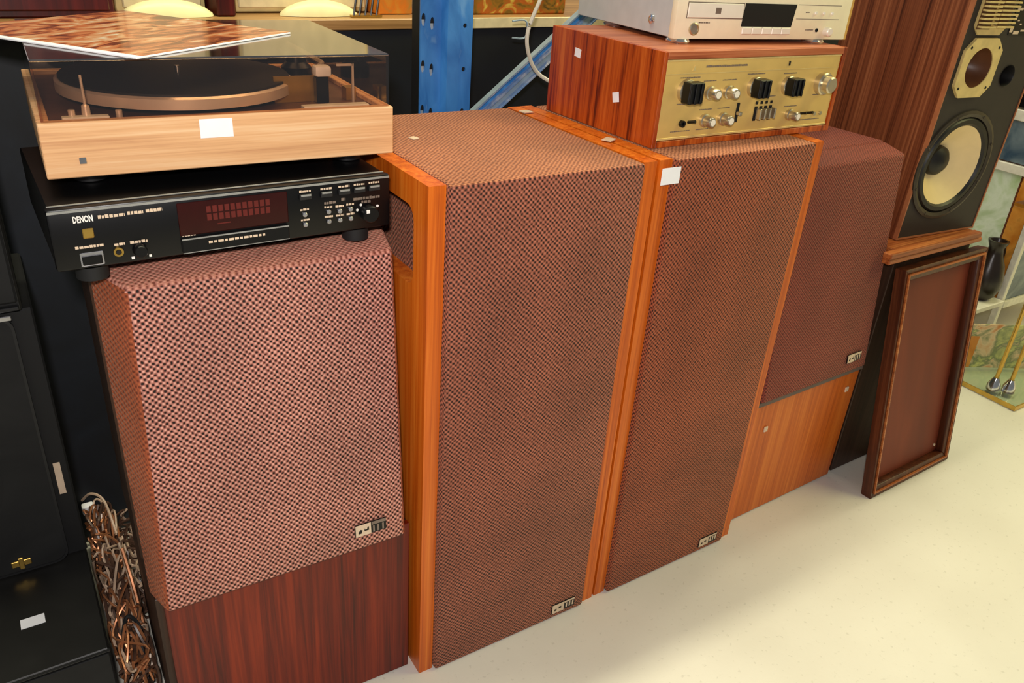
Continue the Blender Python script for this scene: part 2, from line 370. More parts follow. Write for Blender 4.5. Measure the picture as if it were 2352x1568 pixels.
# things standing on the shelf (only their feet are in the picture)
t = wthing('cabinet', 'dark red wooden cabinet standing at the far left end of the shelf', 'cabinet', -.16, .02, SZ)
g = G(); g.box(0, .012, 0, .393, .28, .30, .002); obj('body', g, M['darkred'], t)
g = G(); g.box(.01, 0, .012, .19, .012, .29, .002); obj('door', g, M['darkred'], t)
g = G(); g.box(.203, 0, .012, .383, .012, .29, .002); obj('door', g, M['darkred'], t)
def cream_case(x, w, label):
    t = wthing('radio_case', label, 'radio', x, .072, SZ)
    g = G(); g.box(0, .012, 0, w, .2, .19, .008, 2); obj('case', g, M['cream_case'], t)
    g = G(); g.box(.012, .004, .01, w - .012, .012, .18, .002); obj('front_panel', g, M['cream_paint'], t)
cream_case(.246, .165, 'cream case behind the left-hand shallow cream dish on the shelf')
cream_case(.46, .30, 'wider cream case between the dark red block and the orange carton')
t = wthing('block', 'narrow dark red upright wooden block between the two cream cases', 'block', .414, .03, SZ)
g = G(); g.box(0, 0, 0, .036, .16, .17, .003); obj('body', g, M['darkred'], t)
g = G(); g.box(-.002, -.002, .17, .038, .162, .178, .002); obj('cap', g, M['darkred'], t)
def dish(x, r, label):
    t = wthing('dish', label, 'dish', x, .03 + .01, SZ)
    k = .55
    prof = [(r, 0), (r * .97, .006), (r * .8, .016), (r * .55, .024), (r * .25, .029), (.012, .030)]
    g = G(); g.lathe(prof, seg=32); g.xf(Matrix.Diagonal((1, .32, 1, 1))); obj('bowl', g, M['cream_dish'], t)
    g = G(); g.lathe([(r * .2, .028), (r * .2, .034)], seg=20); g.xf(Matrix.Diagonal((1, .32, 1, 1))); obj('foot_ring', g, M['cream_paint'], t)
dish(.325, .085, 'shallow cream dish turned upside down in front of the left cream case')
dish(.625, .085, 'shallow cream dish turned upside down in front of the wider cream case')
t = wthing('toast_rack', 'small dark slanted wire rack beside the orange carton on the shelf', 'rack', .685, .005, SZ)
for i in range(5):
    g = G(); g.tube([(i * .013, 0, .002), (i * .013 + .012, .004, .06)], .0022); obj('wire', g, M['black'], t)
g = G(); g.box(-.004, -.004, 0, .064, .01, .004); obj('base', g, M['brass'], t)
t = wthing('carton', 'orange printed carton on the shelf just left of the blue post', 'box', .762, .045, SZ)
g = G(); g.box(0, 0, 0, .085, .1, .12, .002); obj('body', g, M['orange_box'], t)
g = G(); g.box(-.001, -.001, .1, .086, .101, .121, .002); obj('lid', g, M['tin_print'], t)
t = wthing('picture_tin', 'mottled gold and brown printed tin on the shelf right of the blue post', 'tin', .965, .03, SZ)
g = G(); g.box(0, 0, 0, .31, .16, .2, .004); obj('body', g, M['tin_print'], t)
g = G(); g.box(-.003, -.003, .17, .313, .163, .203, .004); obj('lid', g, M['orange_box'], t)

# blue racking upright and brace
t = thing('rack_upright', 'blue steel racking post with teardrop slots and bolt holes', 'post', (.743, 1.5, 0))
tear = lambda cx, cz, k=1: [(cx + k * .0045 * math.cos(a), cz + (.014 if math.sin(a) < 0 else .011) * math.sin(a)) for a in [2 * PI * i / 12 for i in range(12)]]
slots = []
for i in range(24):
    z = .06 + i * .0865
    slots += [tear(.007, z + .007), tear(.026, z)]
g = G(); g.holed([(0, 0), (.046, 0), (.046, 2.1), (0, 2.1)], slots, 'y', 0, .003); obj('slotted_face', g, M['blue'], t)
g = G(); g.prism([(.046, 0), (.052, -.016), (.0795, -.016), (.0795, -.013), (.054, -.013), (.048, .003), (.046, .003)], 'z', 0, 2.1); obj('web', g, M['blue'], t)
hol = [[(.0935 + .0045 * math.cos(a), .019 + .0827 * i + .0045 * math.sin(a)) for a in [2 * PI * k / 10 for k in range(10)]] for i in range(25)]
g = G(); g.holed([(.083, 0), (.111, 0), (.111, 2.1), (.083, 2.1)], hol, 'y', -.010, -.007); obj('bolt_flange', g, M['blue'], t)
g = G(); g.box(.0795, -.013, 0, .083, .04, 2.1); obj('web', g, M['blue'], t)
g = G(); g.box(.002, .0035, 0, .0785, .04, 2.1); obj('web', g, M['black_matt'], t)
g = G(); g.box(.0835, -.0065, 0, .110, .03, 2.1); obj('web', g, M['black_matt'], t)
for i in range(9, 14):
    z = .06 + i * .0865
    for cx, dz in ((.007, .007), (.026, 0)):
        g = G(); g.box(cx - .0035, .0028, z + dz - .013, cx + .0035, .0034, z + dz - .001); obj('slot_wear', g, M['scuff'], t)
g = G(); g.box(-.02, -.03, 0, .13, .05, .006, .001); obj('base_plate', g, M['blue'], t)
t = thing('rack_brace', 'slanting worn blue channel brace rising right from the blue post', 'brace', (.83, 1.565, .832))
t.rotation_euler = (0, -math.radians(37.5), 0)
g = G(); g.prism([(0, -.020), (-.016, -.020), (-.016, -.017), (-.004, -.017), (-.004, -.003), (-.012, -.003), (-.012, .003), (-.004, .003), (-.004, .017), (-.016, .017), (-.016, .020), (0, .020)], 'x', 0, .62); obj('channel', g, M['blue_pale'], t)
g = G(); g.box(-.0, -.0165, .0202, .62, .001, .0212); obj('lip', g, M['scuff'], t)
g = G(); g.box(0, -.0045, -.0168, .62, -.0042, -.0035); obj('painted_groove', g, M['scuff'], t)
g = G(); g.box(0, -.0045, .0035, .62, -.0042, .0168); obj('painted_groove', g, M['blue'], t)

# white mains cable hanging behind the amplifier
def spline(P, n=8):
    P = [Vector(p) for p in P]; out = []
    for i in range(len(P) - 1):
        p0, p1, p2, p3 = P[max(i - 1, 0)], P[i], P[i + 1], P[min(i + 2, len(P) - 1)]
        for k in range(n):
            u = k / n
            out.append(.5 * ((2 * p1) + (p2 - p0) * u + (2 * p0 - 5 * p1 + 4 * p2 - p3) * u * u + (3 * p1 - p0 - 3 * p2 + p3) * u ** 3))
    return out + [P[-1]]
t = thing('mains_cable', 'white mains cable looping down behind the amplifier', 'cable')
g = G(); g.tube(spline([(1.10, 1.49, 1.26), (1.045, 1.5, 1.20), (1.017, 1.5, 1.142), (.993, 1.5, 1.083), (.997, 1.5, 1.04), (1.022, 1.5, 1.0), (1.058, 1.49, .977), (1.12, 1.47, .95), (1.16, 1.45, .7), (1.15, 1.44, .3), (1.17, 1.45, .006), (1.3, 1.47, .006)]), .0042, 8); obj('lead', g, M['cable_white'], t)
g = G(); g.box(1.3, 1.455, 0, 1.345, 1.49, .028, .006, 2); obj('plug', g, M['white_paper'], t)
g = G(); g.tube(spline([(1.0, 1.575, 1.092), (1.03, 1.57, 1.094), (1.037, 1.57, 1.075), (1.03, 1.57, 1.058), (1.002, 1.575, 1.058)]), .002, 6); tag(obj('wire_hook', g, M['scuff']), 'small grey wire hook on the dark wall behind the white cable', 'hook')

# ------------------------------------------------------------------ tower speakers
def tower():
    t = thing('tower_speaker', '', 'speaker')
    W, D, H = .413, .418, .957
    hole = rrect(.045, .789, .372, .914, .022)
    for x0, x1 in ((0, .0275), (.3855, W)):
        g = G(); g.holed([(0, 0), (D, 0), (D, H), (0, H)], [hole], 'x', x0, x1); obj('side_panel', g, M['tower_wood'], t, 0)
    g = G(); g.box(.0282, -.011, .003, .381, .41, .9586, .006, 2); return t, g
def badge(t, x0, z0, y, w=.058, h=.024, sh=.0):
    g = G(); g.box(x0, y - .002, z0, x0 + w, y, z0 + h, .0006); b = obj('badge', g, M['black'], t); b['label'] = 'small black and cream maker badge'
    g = G(); g.holed([(x0 + .001, z0 + .001), (x0 + w * .52, z0 + .001), (x0 + w * .52, z0 + h - .001), (x0 + .001, z0 + h - .001)],
                     [[(x0 + .006, z0 + .0055), (x0 + .012, z0 + .0055), (x0 + .012, z0 + .012), (x0 + .006, z0 + .012)], [(x0 + .0165, z0 + .0085), (x0 + .0235, z0 + .0085), (x0 + .0235, z0 + .015), (x0 + .0165, z0 + .015)]], 'y', y - .0028, y - .002); obj('badge_mark', g, M['print'], b)
    g = G(); g.box(x0 + w * .54, y - .0026, z0 + h - .005, x0 + w - .001, y - .002, z0 + h - .001)
    for k in (.60, .74, .88): g.box(x0 + w * k, y - .0026, z0 + .005, x0 + w * k + .0035, y - .002, z0 + h - .007)
    obj('badge_mark', g, M['print'], b)
T2, g = tower()
T2.location = (.492, .961, 0)
tag(T2, 'nearer tall tower speaker with brown weave top and front between orange teak sides', 'speaker', 'tall tower speakers')
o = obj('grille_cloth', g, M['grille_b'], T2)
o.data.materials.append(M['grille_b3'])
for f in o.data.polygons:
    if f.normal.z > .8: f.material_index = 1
badge(T2, .297, .018, -.011)
g = G(); g.box(.04, .02, 0, .37, .4, .003); obj('base', g, M['gap'], T2)
T3 = T2.copy(); C.objects.link(T3); T3.location = (.9125, .9625, 0); T3.rotation_euler = (0, 0, .014)
T3['label'] = 'second tall tower speaker, under the gold amplifier, with a white price sticker'
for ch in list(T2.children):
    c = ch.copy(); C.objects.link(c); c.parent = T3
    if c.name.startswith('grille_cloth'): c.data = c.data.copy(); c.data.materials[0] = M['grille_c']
    for sub in ch.children:
        d = sub.copy(); C.objects.link(d); d.parent = c
g = G(); g.box(-.004, -.0125, .919, .037, -.0119, .947); s = obj('price_sticker', g, M['white_paper'], T3); s['label'] = 'white square price sticker'

# ------------------------------------------------------------------ low wide speakers with a sloping cloth front
def low_speaker(name, label, loc, rz, cloth, side, front, D=.30, W=.40, gz=.347, H=.857, tl=.021, tr=.013, clips=False):
    t = thing(name, label, 'speaker', loc, rz, 'wide speakers with sloping cloth fronts')
    g = G(); g.box(-.012, .0125, .004, W, D, gz + .004, .001); g.box(-.012, .1, gz + .0045, W, D - .004, H - .012, .001); obj('cabinet', g, M['walnut_dark'], t)
    g = G(); g.box(-.002, 0, .004, W, .012, gz + .006, .001); obj('front_panel', g, front, t, 0)
    # cloth cap: front plane leans back, side and top flanks slope outward to the cabinet
    yb, yt, yk = -.02, .038, .105
    a, b_, c, d = (0, yb, gz), (W - .017, yb, gz), (W - .017 + .004, yt, H - .012), (tl, yt, H - .012)
    A, B_, C_, D_ = (-.018, .030, gz + .0065), (W, .030, gz + .0065), (W, yk, H), (-.015, yk, H)
    g = G(); g.hexa([a, b_, B_, A, d, c, C_, D_], .007, 3)
    o = obj('grille_cloth', g, cloth, t, 50)
    o.data.materials.append(side)
    for f in o.data.polygons:
        if f.normal.x < -.5 or f.normal.x > .5: f.material_index = 1
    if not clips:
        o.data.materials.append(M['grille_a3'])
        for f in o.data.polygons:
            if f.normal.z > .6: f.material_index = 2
    g = G(); g.box(-.0148, yk + .0005, gz + .0065, W, D, H, .003); obj('rear_cover', g, M['walnut_dark'] if not clips else side, t)
    for x in (.02, W - .05):
        for y in (.03, D - .06): g = G(); g.box(x, y, 0, x + .03, y + .03, .004); obj('foot', g, M['rubber'], t)
    # badge on the sloping cloth
    n = Vector((0, -(H - .012 - gz), -(yt - yb))).normalized(); ang = math.atan2(yt - yb, H - .012 - gz)
    e = bpy.data.objects.new('badge_holder', None)
    bt = bpy.data.objects.new('badge', None)
    bm_ = G(); bm_.box(0, -.003, 0, .054, 0, .022, .0006)
    bo = obj('badge', bm_, M['black'], t); bo['label'] = 'small black and cream maker badge'
    zb = gz + .030; bo.location = (W - .105, yb - .0012 + (zb - gz) * math.tan(ang), zb); bo.rotation_euler = (-ang, 0, 0)
    w, h, y = .054, .022, -.003
    g = G(); g.holed([(.0005, .0005), (w * .5, .0005), (w * .5, h - .0005), (.0005, h - .0005)],
                     [[(.005, .005), (.010, .005), (.0125, .011), (.009, .013), (.005, .009)], [(.015, .008), (.0235, .008), (.0235, .015), (.021, .015), (.020, .011), (.017, .011), (.016, .014)]], 'y', y - .0006, y); obj('badge_mark', g, M['print'], bo)
    g = G(); g.box(w * .52, y - .0006, h - .006, w - .0005, y, h - .0005)
    for k in (.56, .70, .86): g.box(w * k, y - .0006, .002, w * k + .003, y, h - .008)
    obj('badge_mark', g, M['print_dim'] if not clips else M['print'], bo)
    bpy.data.objects.remove(e); bpy.data.objects.remove(bt)
    if clips:
        g = G(); g.box(-.002, -.009, gz - .0165, W - .004, -.0005, gz - .004, .001); o = obj('ledge', g, M['ledge'], t); o['label'] = 'grey ledge strip'
        for x, z in ((.061, .261), (.365, .285)):
            g = G(); g.box(x - .006, -.004, z - .007, x + .006, 0, z + .007, .001); o = obj('clip', g, M['print'], t); o.rotation_euler = (0, 0, 0); o['label'] = 'small cream plastic clip'
    return t
low_speaker('cloth_front_speaker', 'wide speaker with rose brown weave front, under the black disc player', (.083, .994, 0), -.017, M['grille_a'], M['grille_a2'], M['walnut_red'], W=.398)
low_speaker('cloth_front_speaker', 'wide wine brown cloth speaker with honey teak base, beside the studio monitor', (1.353, .999, 0), .038, M['grille_d'], M['grille_d'], M['teak_light'], D=.28, W=.402, gz=.356, H=.89, clips=True)

# ------------------------------------------------------------------ black disc player on the left speaker
DE = thing('disc_player', 'black disc player with dark red display under the turntable', 'disc player', (.035, 1.028, .8575), .022)
for x in (.02, .372):
    for y in (.03, .25): g = G(); g.cyl((x + .02, y, 0), 'z', .019, .017, 20); obj('foot', g, M['black_matt'], DE)
g = G(); g.box(.002, .012, .0172, .432, .30, .0975, .002); obj('body', g, M['black'], DE)
g = G(); g.box(0, 0, .0222, .434, .014, .0985, .003, 2); obj('front_panel', g, M['black'], DE)
g = G(); g.box(.001, -.0006, .0935, .433, .0005, .0962); obj('trim_or_glint', g, M['silver_paint'], DE)  # grey strip painted in for the highlight along the panel's top edge
g = G(); g.box(.003, .0145, .0976, .431, .0175, .0984); obj('trim_or_glint', g, M['silver_paint'], DE)  # likewise a highlight, laid as a strip on the body's front edge
g = G(); g.box(.143, -.0012, .0475, .2835, 0, .0905, .0008); o = obj('display_window', g, M['red_glass'], DE); o['label'] = 'dark red display window'
g = G()
for i in range(11):
    for j in range(2): g.box(.178 + i * .0076, -.0015, .064 + j * .0105, .1835 + i * .0076, -.0012, .0725 + j * .0105)
g.box(.19, -.0015, .0575, .207, -.0012, .059)
obj('digit_print', g, M['red_digit'], o)
g = G(); g.box(.143, -.004, .0245, .283, 0, .0445, .0015); o = obj('disc_tray', g, M['black'], DE)
g = G(); g.box(.1435, -.0045, .0425, .2825, -.0038, .0443); g.box(.1435, -.0045, .0247, .2825, -.0038, .0257); obj('tray_lip', g, M['silver_paint'], o)
g = G(); x = .176
while x < .25:
    w = random.uniform(.003, .009); g.box(x, -.0044, .0345, x + w, -.004, .0375); x += w + .0016
obj('tray_print', g, M['print'], o)
def bars(name, runs, m, par, y=-.0004, h=.003):
    g = G()
    for x0, x1, z in runs:
        x = x0
        while x < x1:
            w = min(random.uniform(.0022, .005), x1 - x); g.box(x, y, z, x + w, y + .0004, z + h * random.uniform(.75, 1)); x += w + .0009
    o = obj(name, g, m, par); o['kind'] = 'stuff'; return o
text('maker_lettering', 'DENON', .0108, (.0262, -.0004, .0808), M['white_print'], DE, sx=.56, bold=.0004)
bars('panel_print', [(.0535, .083, .0825), (.086, .104, .0832), (.107, .126, .0836)], M['print'], DE, h=.0045)
bars('panel_print', [(.0235, .055, .0482), (.066, .078, .0462), (.084, .104, .0462), (.149, .157, .0845), (.145, .162, .0462)], M['print'], DE, h=.0035)
g = G(); g.box(.0342, -.0015, .0605, .0462, 0, .0725, .0008); o = obj('gold_badge', g, M['brass'], DE); o['label'] = 'small square gold badge'
g = G(); g.box(.0268, -.001, .0255, .0525, 0, .0425, .0006); o = obj('power_button', g, M['silver'], DE)
g = G(); g.box(.0285, -.0035, .0275, .0505, -.001, .0385, .0008); obj('button_cap', g, M['black'], o)
g = G(); g.lathe([(.0058, 0), (.0058, -.003), (.0035, -.003), (.003, .0002)], (.0694, 0, .0385), 'y', 18); o = obj('headphone_socket', g, M['brass'], DE)
g = G(); g.cyl((.0694, -.0032, .0385), 'y', .0028, .0006, 12); obj('socket_hole', g, M['gap'], o)
g = G(); g.lathe([(.0085, 0), (.0082, -.009), (.007, -.011)], (.0935, 0, .0375), 'y', 20); o = obj('level_knob', g, M['black'], DE)
bars('panel_print', [(.083, .0865, .026), (.1035, .107, .026)], M['white_print'], DE, h=.0035)
for i, x in enumerate((.3087, .3385, .3645, .387, .4095)):
    z = .0795 + .0004 * i
    g = G(); g.box(x - .0085, -.0035, z - .0035, x + .0085, 0, z + .0045, .0008); b = obj('key', g, M['rubber'], DE)
    g = G(); g.box(x - .007, -.0042, z + .0018, x + .007, -.0034, z + .0042); obj('key_edge', g, M['silver_paint'], b)
    bars('panel_print', [(x - .008, x + .008, z + .0065)], M['print'], DE, h=.003)
for x, z in ((.3068, .055), (.307, .0405), (.341, .0545), (.3572, .0535), (.3733, .0545), (.341, .0405), (.3572, .0405), (.3733, .0405)):
    g = G(); g.lathe([(.0034, 0), (.0034, -.002), (.0024, -.003)], (x, 0, z), 'y', 12); obj('round_key', g, M['silver'], DE)
    bars('panel_print', [(x - .006, x + .006, z + .0055)], M['print'], DE, h=.003)
bars('panel_print', [(.335, .352, .0655), (.36, .366, .068), (.378, .418, .066), (.390, .404, .0605)], M['print_dim'], DE, h=.004)
g = G(); g.lathe([(.0125, 0), (.0122, -.012), (.0105, -.014)], (.3998, 0, .0465), 'y', 24); o = obj('level_knob', g, M['black'], DE)
g = G(); g.box(.3915, -.0146, .0495, .3965, -.0138, .0545); obj('knob_pointer', g, M['white_print'], o)
for x, z in ((.3835, .0515), (.389, .0585), (.4145, .054), (.4145, .0405)):
    g = G(); g.cyl((x, -.0006, z), 'y', .002, .0006, 8); obj('scale_dot', g, M['white_print'], DE)

# ------------------------------------------------------------------ turntable
TT = thing('turntable', 'wooden plinth turntable with smoked lid on the black disc player', 'turntable', (.047, 1.088, .9565), -.028)
for x in (.05, .395):
    for y in (.06, .30): g = G(); g.lathe([(.02, 0), (.021, .008), (.016, .0178)], (x, y, 0), 'z', 20); obj('foot', g, M['rubber'], TT)
PZ = .0845
g = G(); g.box(0, 0, .018, .445, .016, PZ, .0012); obj('plinth_front', g, M['plinth_wood'], TT, 0)
g = G(); g.box(0, .0162, .018, .014, .358, PZ, .001); g.box(.431, .0162, .018, .445, .358, PZ, .001); g.box(.0142, .344, .018, .4308, .358, PZ, .001); obj('plinth_side', g, M['plinth_wood'], TT, 0)
g = G(); g.box(.0142, .0164, .03, .4308, .3438, PZ - .006); obj('deck_plate', g, M['deck'], TT)
g = G(); g.box(.028, .017, PZ - .0058, .080, .030, PZ + .0015, .0008); obj('trim_plate', g, M['white_metal'], TT)
g = G(); g.box(.322, .017, PZ - .0058, .416, .032, PZ + .0015, .0008); obj('trim_plate', g, M['white_metal'], TT)
pc = (.189, .167)
g = G(); g.lathe([(.128, PZ - .006), (.13, PZ + .001), (.13, PZ + .0033)], (*pc, 0), 'z', 48); obj('sub_platter', g, M['gap'], TT)
g = G(); g.lathe([(.149, PZ + .0035), (.1565, PZ + .005), (.1565, PZ + .018), (.153, PZ + .0205)], (*pc, 0), 'z', 64); p = obj('platter', g, M['alu'], TT)
g = G(); g.lathe([(.1515, PZ + .0207), (.1515, PZ + .0235), (.004, PZ + .0235)], (*pc, 0), 'z', 48); obj('platter_mat', g, M['mat'], p)
g = G(); g.cyl((*pc, PZ + .0237), 'z', .0035, .01, 12); obj('spindle', g, M['chrome'], p)
g = G(); g.lathe([(.024, PZ - .0058), (.024, PZ + .012), (.016, PZ + .02), (.014, PZ + .034)], (.387, .262, 0), 'z', 24); a = obj('tonearm_base', g, M['black'], TT)
ta = G(); ta.tube([(.387, .318, PZ + .041), (.387, .262, PZ + .041), (.383, .12, PZ + .041), (.372, .098, PZ + .040)], .0038, 8); arm = obj('tonearm', ta, M['alu'], TT)
g = G(); g.lathe([(.0135, .30), (.0135, .33)], (.387, 0, PZ + .041), 'y', 20); obj('counterweight', g, M['black'], arm)
g = G(); g.box(.362, .066, PZ + .033, .380, .1, PZ + .042, .0015); obj('headshell', g, M['black'], arm)
g = G(); g.box(.357, .068, PZ - .0058, .375, .082, PZ + .030, .001); o = obj('arm_rest', g, M['black'], TT)
g = G(); g.box(.355, .064, PZ + .0305, .379, .084, PZ + .0455, .004, 2); obj('rest_cap', g, M['white_print'], o)
g = G(); g.box(.383, .055, PZ + .047, .407, .058, PZ + .050); g.box(.405, .055, PZ - .0058, .408, .058, PZ + .05); obj('lift_lever', g, M['alu'], TT)
g = G(); g.box(.3, .082, PZ - .0058, .36, .086, PZ + .03); g.box(.405, .08, PZ - .0058, .42, .1, PZ + .012); obj('control_block', g, M['brass'], TT)
g = G(); g.lathe([(.006, PZ - .0058), (.0045, PZ + .012), (.0018, PZ + .014), (.0016, PZ + .048)], (.056, .032, 0), 'z', 12); obj('speed_lever', g, M['alu'], TT)
g = G(); g.lathe([(.004, PZ - .0058), (.004, PZ + .006)], (.092, .028, 0), 'z', 12); g.lathe([(.004, PZ - .0058), (.004, PZ + .008)], (.04, .03, 0), 'z', 12); obj('push_button', g, M['alu'], TT)
g = G(); g.box(.18, -.0006, .0565, .2212, 0, .0805); o = obj('price_sticker', g, M['white_paper'], TT); o['label'] = 'white paper price sticker'
g = G(); g.box(.0375, -.0016, .0345, .0455, 0, .0425, .0006); o = obj('maker_badge', g, M['chrome'], TT)
# smoked lid: five thin walls, open below
cz0, cz1 = PZ + .0004, .1555
g = G(); q = .003
g.box(.005, .003, cz0, .440, .003 + q, cz1 - q); g.box(.005, .351, cz0, .440, .351 + q, cz1 - q)
g.box(.005, .0062, cz0, .005 + q, .3508, cz1 - q); g.box(.440 - q, .0062, cz0, .440, .3508, cz1 - q)
o = obj('lid', g, M['smoke'], TT, 0); o['label'] = 'smoked clear plastic lid'
g = G(); g.box(.005, .003, cz1 - q + .0002, .440, .354, cz1, .0008); obj('lid_top', g, M['smoke_top'], o, 0)
g = G()
for x in (.09, .35): g.box(x - .018, .3545, PZ - .03, x + .018, .364, PZ + .01, .002)
obj('hinge', g, M['black'], TT)
# record sleeve lying askew on the lid
RS = thing('record_sleeve', 'brown and orange record sleeve lying askew on the turntable lid', 'record sleeve', (.045 + .118, 1.083 - .007, .9565 + .1558), math.radians(37.7))
g = G(); g.box(0, 0, 0, .315, .315, .0025, .0006); obj('card', g, M['white_paper'], RS)
g = G(); g.box(.010, .0006, .0025, .3145, .3145, .0029); o = obj('cover_print', g, M['sleeve'], RS)

# ------------------------------------------------------------------ amplifier in a rosewood case
AM = thing('amplifier', 'gold faced integrated amplifier in a rosewood case across the two towers', 'amplifier', (.942, 1.020, .9592), .010)
g = G(); g.box(0, 0, 0, .0085, .314, .156, .0006); obj('case_side', g, M['rosewood'], AM, 0)
g = G(); g.box(.4545, 0, 0, .463, .314, .156, .0006); obj('case_side', g, M['rosewood'], AM, 0)
g = G(); g.box(.0087, 0, .1440, .4543, .314, .156, .0006); obj('case_top', g, M['rosewood_x'], AM, 0)
g = G(); g.box(.0087, 0, 0, .4543, .314, .0105, .0006); obj('case_bottom', g, M['rosewood'], AM, 0)
g = G(); g.box(.0087, .012, .0107, .4543, .30, .1438); obj('chassis', g, M['black_matt'], AM, 0)
g = G(); g.box(.0102, .003, .0115, .4532, .012, .1432, .0008); FP = obj('face_plate', g, M['gold'], AM)
g = G(); g.box(.0102, .0016, .0115, .4532, .003, .0155, .0004); g.box(.0102, .0018, .1402, .4532, .003, .1432, .0004); obj('face_edge', g, M['gold_edge'], FP)
g = G(); g.box(.0104, .0022, .1195, .4530, .003, .1208); obj('face_line', g, M['gold_edge'], FP)
bars('face_print', [(.100, .20, .129)], M['print_dim'], FP, y=.0024, h=.0035)
g = G(); g.prism([(.069, .1245), (.077, .1245), (.0735, .134)], 'y', .0022, .003); obj('face_mark', g, M['gold_edge'], FP)
g = G(); g.box(.308, .001, .1265, .3105, .003, .1345); obj('pilot_lamp', g, M['black_matt'], FP)
runs = []
for x0, x1, z in ((.045, .09, .113), (.045, .09, .070), (.10, .13, .106), (.145, .18, .106), (.205, .25, .114), (.30, .335, .112), (.395, .435, .070), (.10, .13, .058), (.145, .175, .058), (.235, .29, .073), (.32, .355, .052), (.04, .085, .024), (.1, .13, .024), (.36, .43, .024)): runs.append((x0, x1, z))
bars('face_print', runs, M['print_dim'], FP, y=.0024, h=.0018)
for x, z, w in ((.0615, .0925, .021), (.2277, .0925, .019), (.3170, .0915, .0185)):
    g = G(); g.lathe([(w * .95, .003), (w * .92, -.004), (w * .85, -.005)], (x, 0, z), 'y', 28); o = obj('selector_knob', g, M['knob'], AM)
    g = G(); g.box(x - w * .8, -.024, z - w * .82, x + w * .8, -.005, z + w * .82, .0015)
    for k in (-.8, -.25, .35): g.box(x + w * k, -.0265, z - w * .8, x + w * (k + .22), -.024, z + w * .8, .0006)
    obj('grip', g, M['black'], o)
for x, z, r in ((.1174, .0872, .0118), (.162, .0867, .0118), (.1154, .0405, .0115), (.1604, .0405, .0115), (.3379, .0375, .0105)):
    g = G(); g.lathe([(r, .003), (r, -.003), (r * .82, -.004), (r * .78, -.018), (r * .66, -.020)], (x, 0, z), 'y', 24); o = obj('tone_knob', g, M['knob'], AM)
    g = G(); g.lathe([(r * .5, -.0202), (r * .5, -.0206)], (x, 0, z), 'y', 16); obj('knob_cap', g, M['champagne_hi'], o)
g = G(); g.lathe([(.0205, .003), (.0205, -.008), (.0185, -.010)], (.4115, 0, .0918), 'y', 32); o = obj('volume_knob', g, M['knob'], AM)
g = G(); g.lathe([(.0155, -.010), (.0150, -.022), (.0125, -.024)], (.4115, 0, .0918), 'y', 28); obj('knob_cap', g, M['knob'], o)
g = G(); g.box(.1925, .0015, .032, .1985, .003, .066); o = obj('filter_slot', g, M['gap'], AM)
g = G(); g.box(.192, -.008, .045, .199, .0015, .0515, .001); obj('slide_lever', g, M['knob'], o)
for k in range(4):
    x = .2432 + k * .0128
    g = G(); g.box(x - .0032, .0015, .0315, x + .0032, .003, .057); g.box(x - .0025, .0015, .061, x + .0025, .003, .066); o = obj('switch_slot', g, M['gap'], AM)
    g = G(); g.box(x + .0005, -.010, .035, x + .0045, .0015, .054, .0008); obj('switch_lever', g, M['knob'], o)
g = G(); g.lathe([(.0058, .003), (.0058, -.003), (.003, -.003), (.0028, .001)], (.0625, 0, .038), 'y', 16); o = obj('headphone_socket', g, M['black'], AM)
g = G(); g.tube([(.079, .003, .039), (.081, -.012, .043)], .0028, 8); obj('toggle_switch', g, M['black'], AM)
for x in (.372, .391): g = G(); g.tube([(x, .003, .037), (x + .002, -.009, .0405)], .0024, 8); obj('toggle_switch', g, M['black'], AM)
for x in (.411, .428): g = G(); g.lathe([(.0038, .003), (.0038, 0), (.0015, 0)], (x, 0, .035), 'y', 12); obj('input_socket', g, M['knob'], AM)
for (y, z, w, h, r) in ((.229, .1195, .018, .015, .1), (.108, .064, .017, .017, -.25)):
    g = G(); g.box(-.0005, -w / 2, -h / 2, 0, w / 2, h / 2); o = obj('price_sticker', g, M['white_paper'], AM); o.location = (-.0002, y, z); o.rotation_euler = (r, 0, 0); o['label'] = 'small white paper sticker'

# scraps of paper under and beside the amplifier
for nm, label, x, y, z, w, d, rz in (('paper_scrap', 'tiny cream scrap of paper lying on the left of the nearer tower top', .585, 1.199, .9592, .012, .014, .2),
                          ('paper_scrap', 'cream paper scrap at the near bottom corner of the amplifier side', .908, 1.093, .9592, .024, .018, .5),
                          ('paper_scrap', 'white paper scrap on the tower top by the far end of the amplifier side', .884, 1.322, .9592, .022, .018, .1)):
    g = G(); g.box(-w / 2, -d / 2, 0, w / 2, d / 2, .0016); o = tag(obj(nm, g, M['print']), label, 'paper'); o.location = (x, y, z); o.rotation_euler = (0, 0, rz)

# ------------------------------------------------------------------ champagne disc player on top
CP = thing('disc_player', 'champagne front disc player with silver sides on top of the amplifier', 'disc player', (1.032, 1.104, 1.1155), -.093)
for x, y in ((.022, .015), (.345, .015), (.03, .23), (.39, .23)): g = G(); g.lathe([(.021, 0), (.022, .003), (.019, .0064)], (x, y, 0), 'z', 28); obj('foot', g, M['chrome'], CP)
g = G(); g.box(.004, .016, .0074, .412, .33, .112, .001); obj('body', g, M['case_silver'], CP)
g = G(); g.lathe([(.0085, 0), (.0075, -.003), (.0035, -.0035), (.0030, -.002)], (.0038, .073, .03), 'x', 20); o = obj('case_screw', g, M['chrome'], CP)
g = G(); g.box(0, 0, .0065, .412, .016, .114, .002, 2); FP = obj('front_panel', g, M['champagne'], CP)
g = G(); g.prism([(.412, .001), (.422, .005), (.428, .016), (.412, .016)], 'z', .0065, .114); obj('end_cheek', g, M['gold_cheek'], CP)
g = G(); g.holed([(.0215, .0405), (.147, .0405), (.147, .0675), (.0215, .0675)], [[(.0228, .0418), (.1457, .0418), (.1457, .0662), (.0228, .0662)]], 'y', -.0004, .0002); obj('tray_gap', g, M['print_dim'], FP)
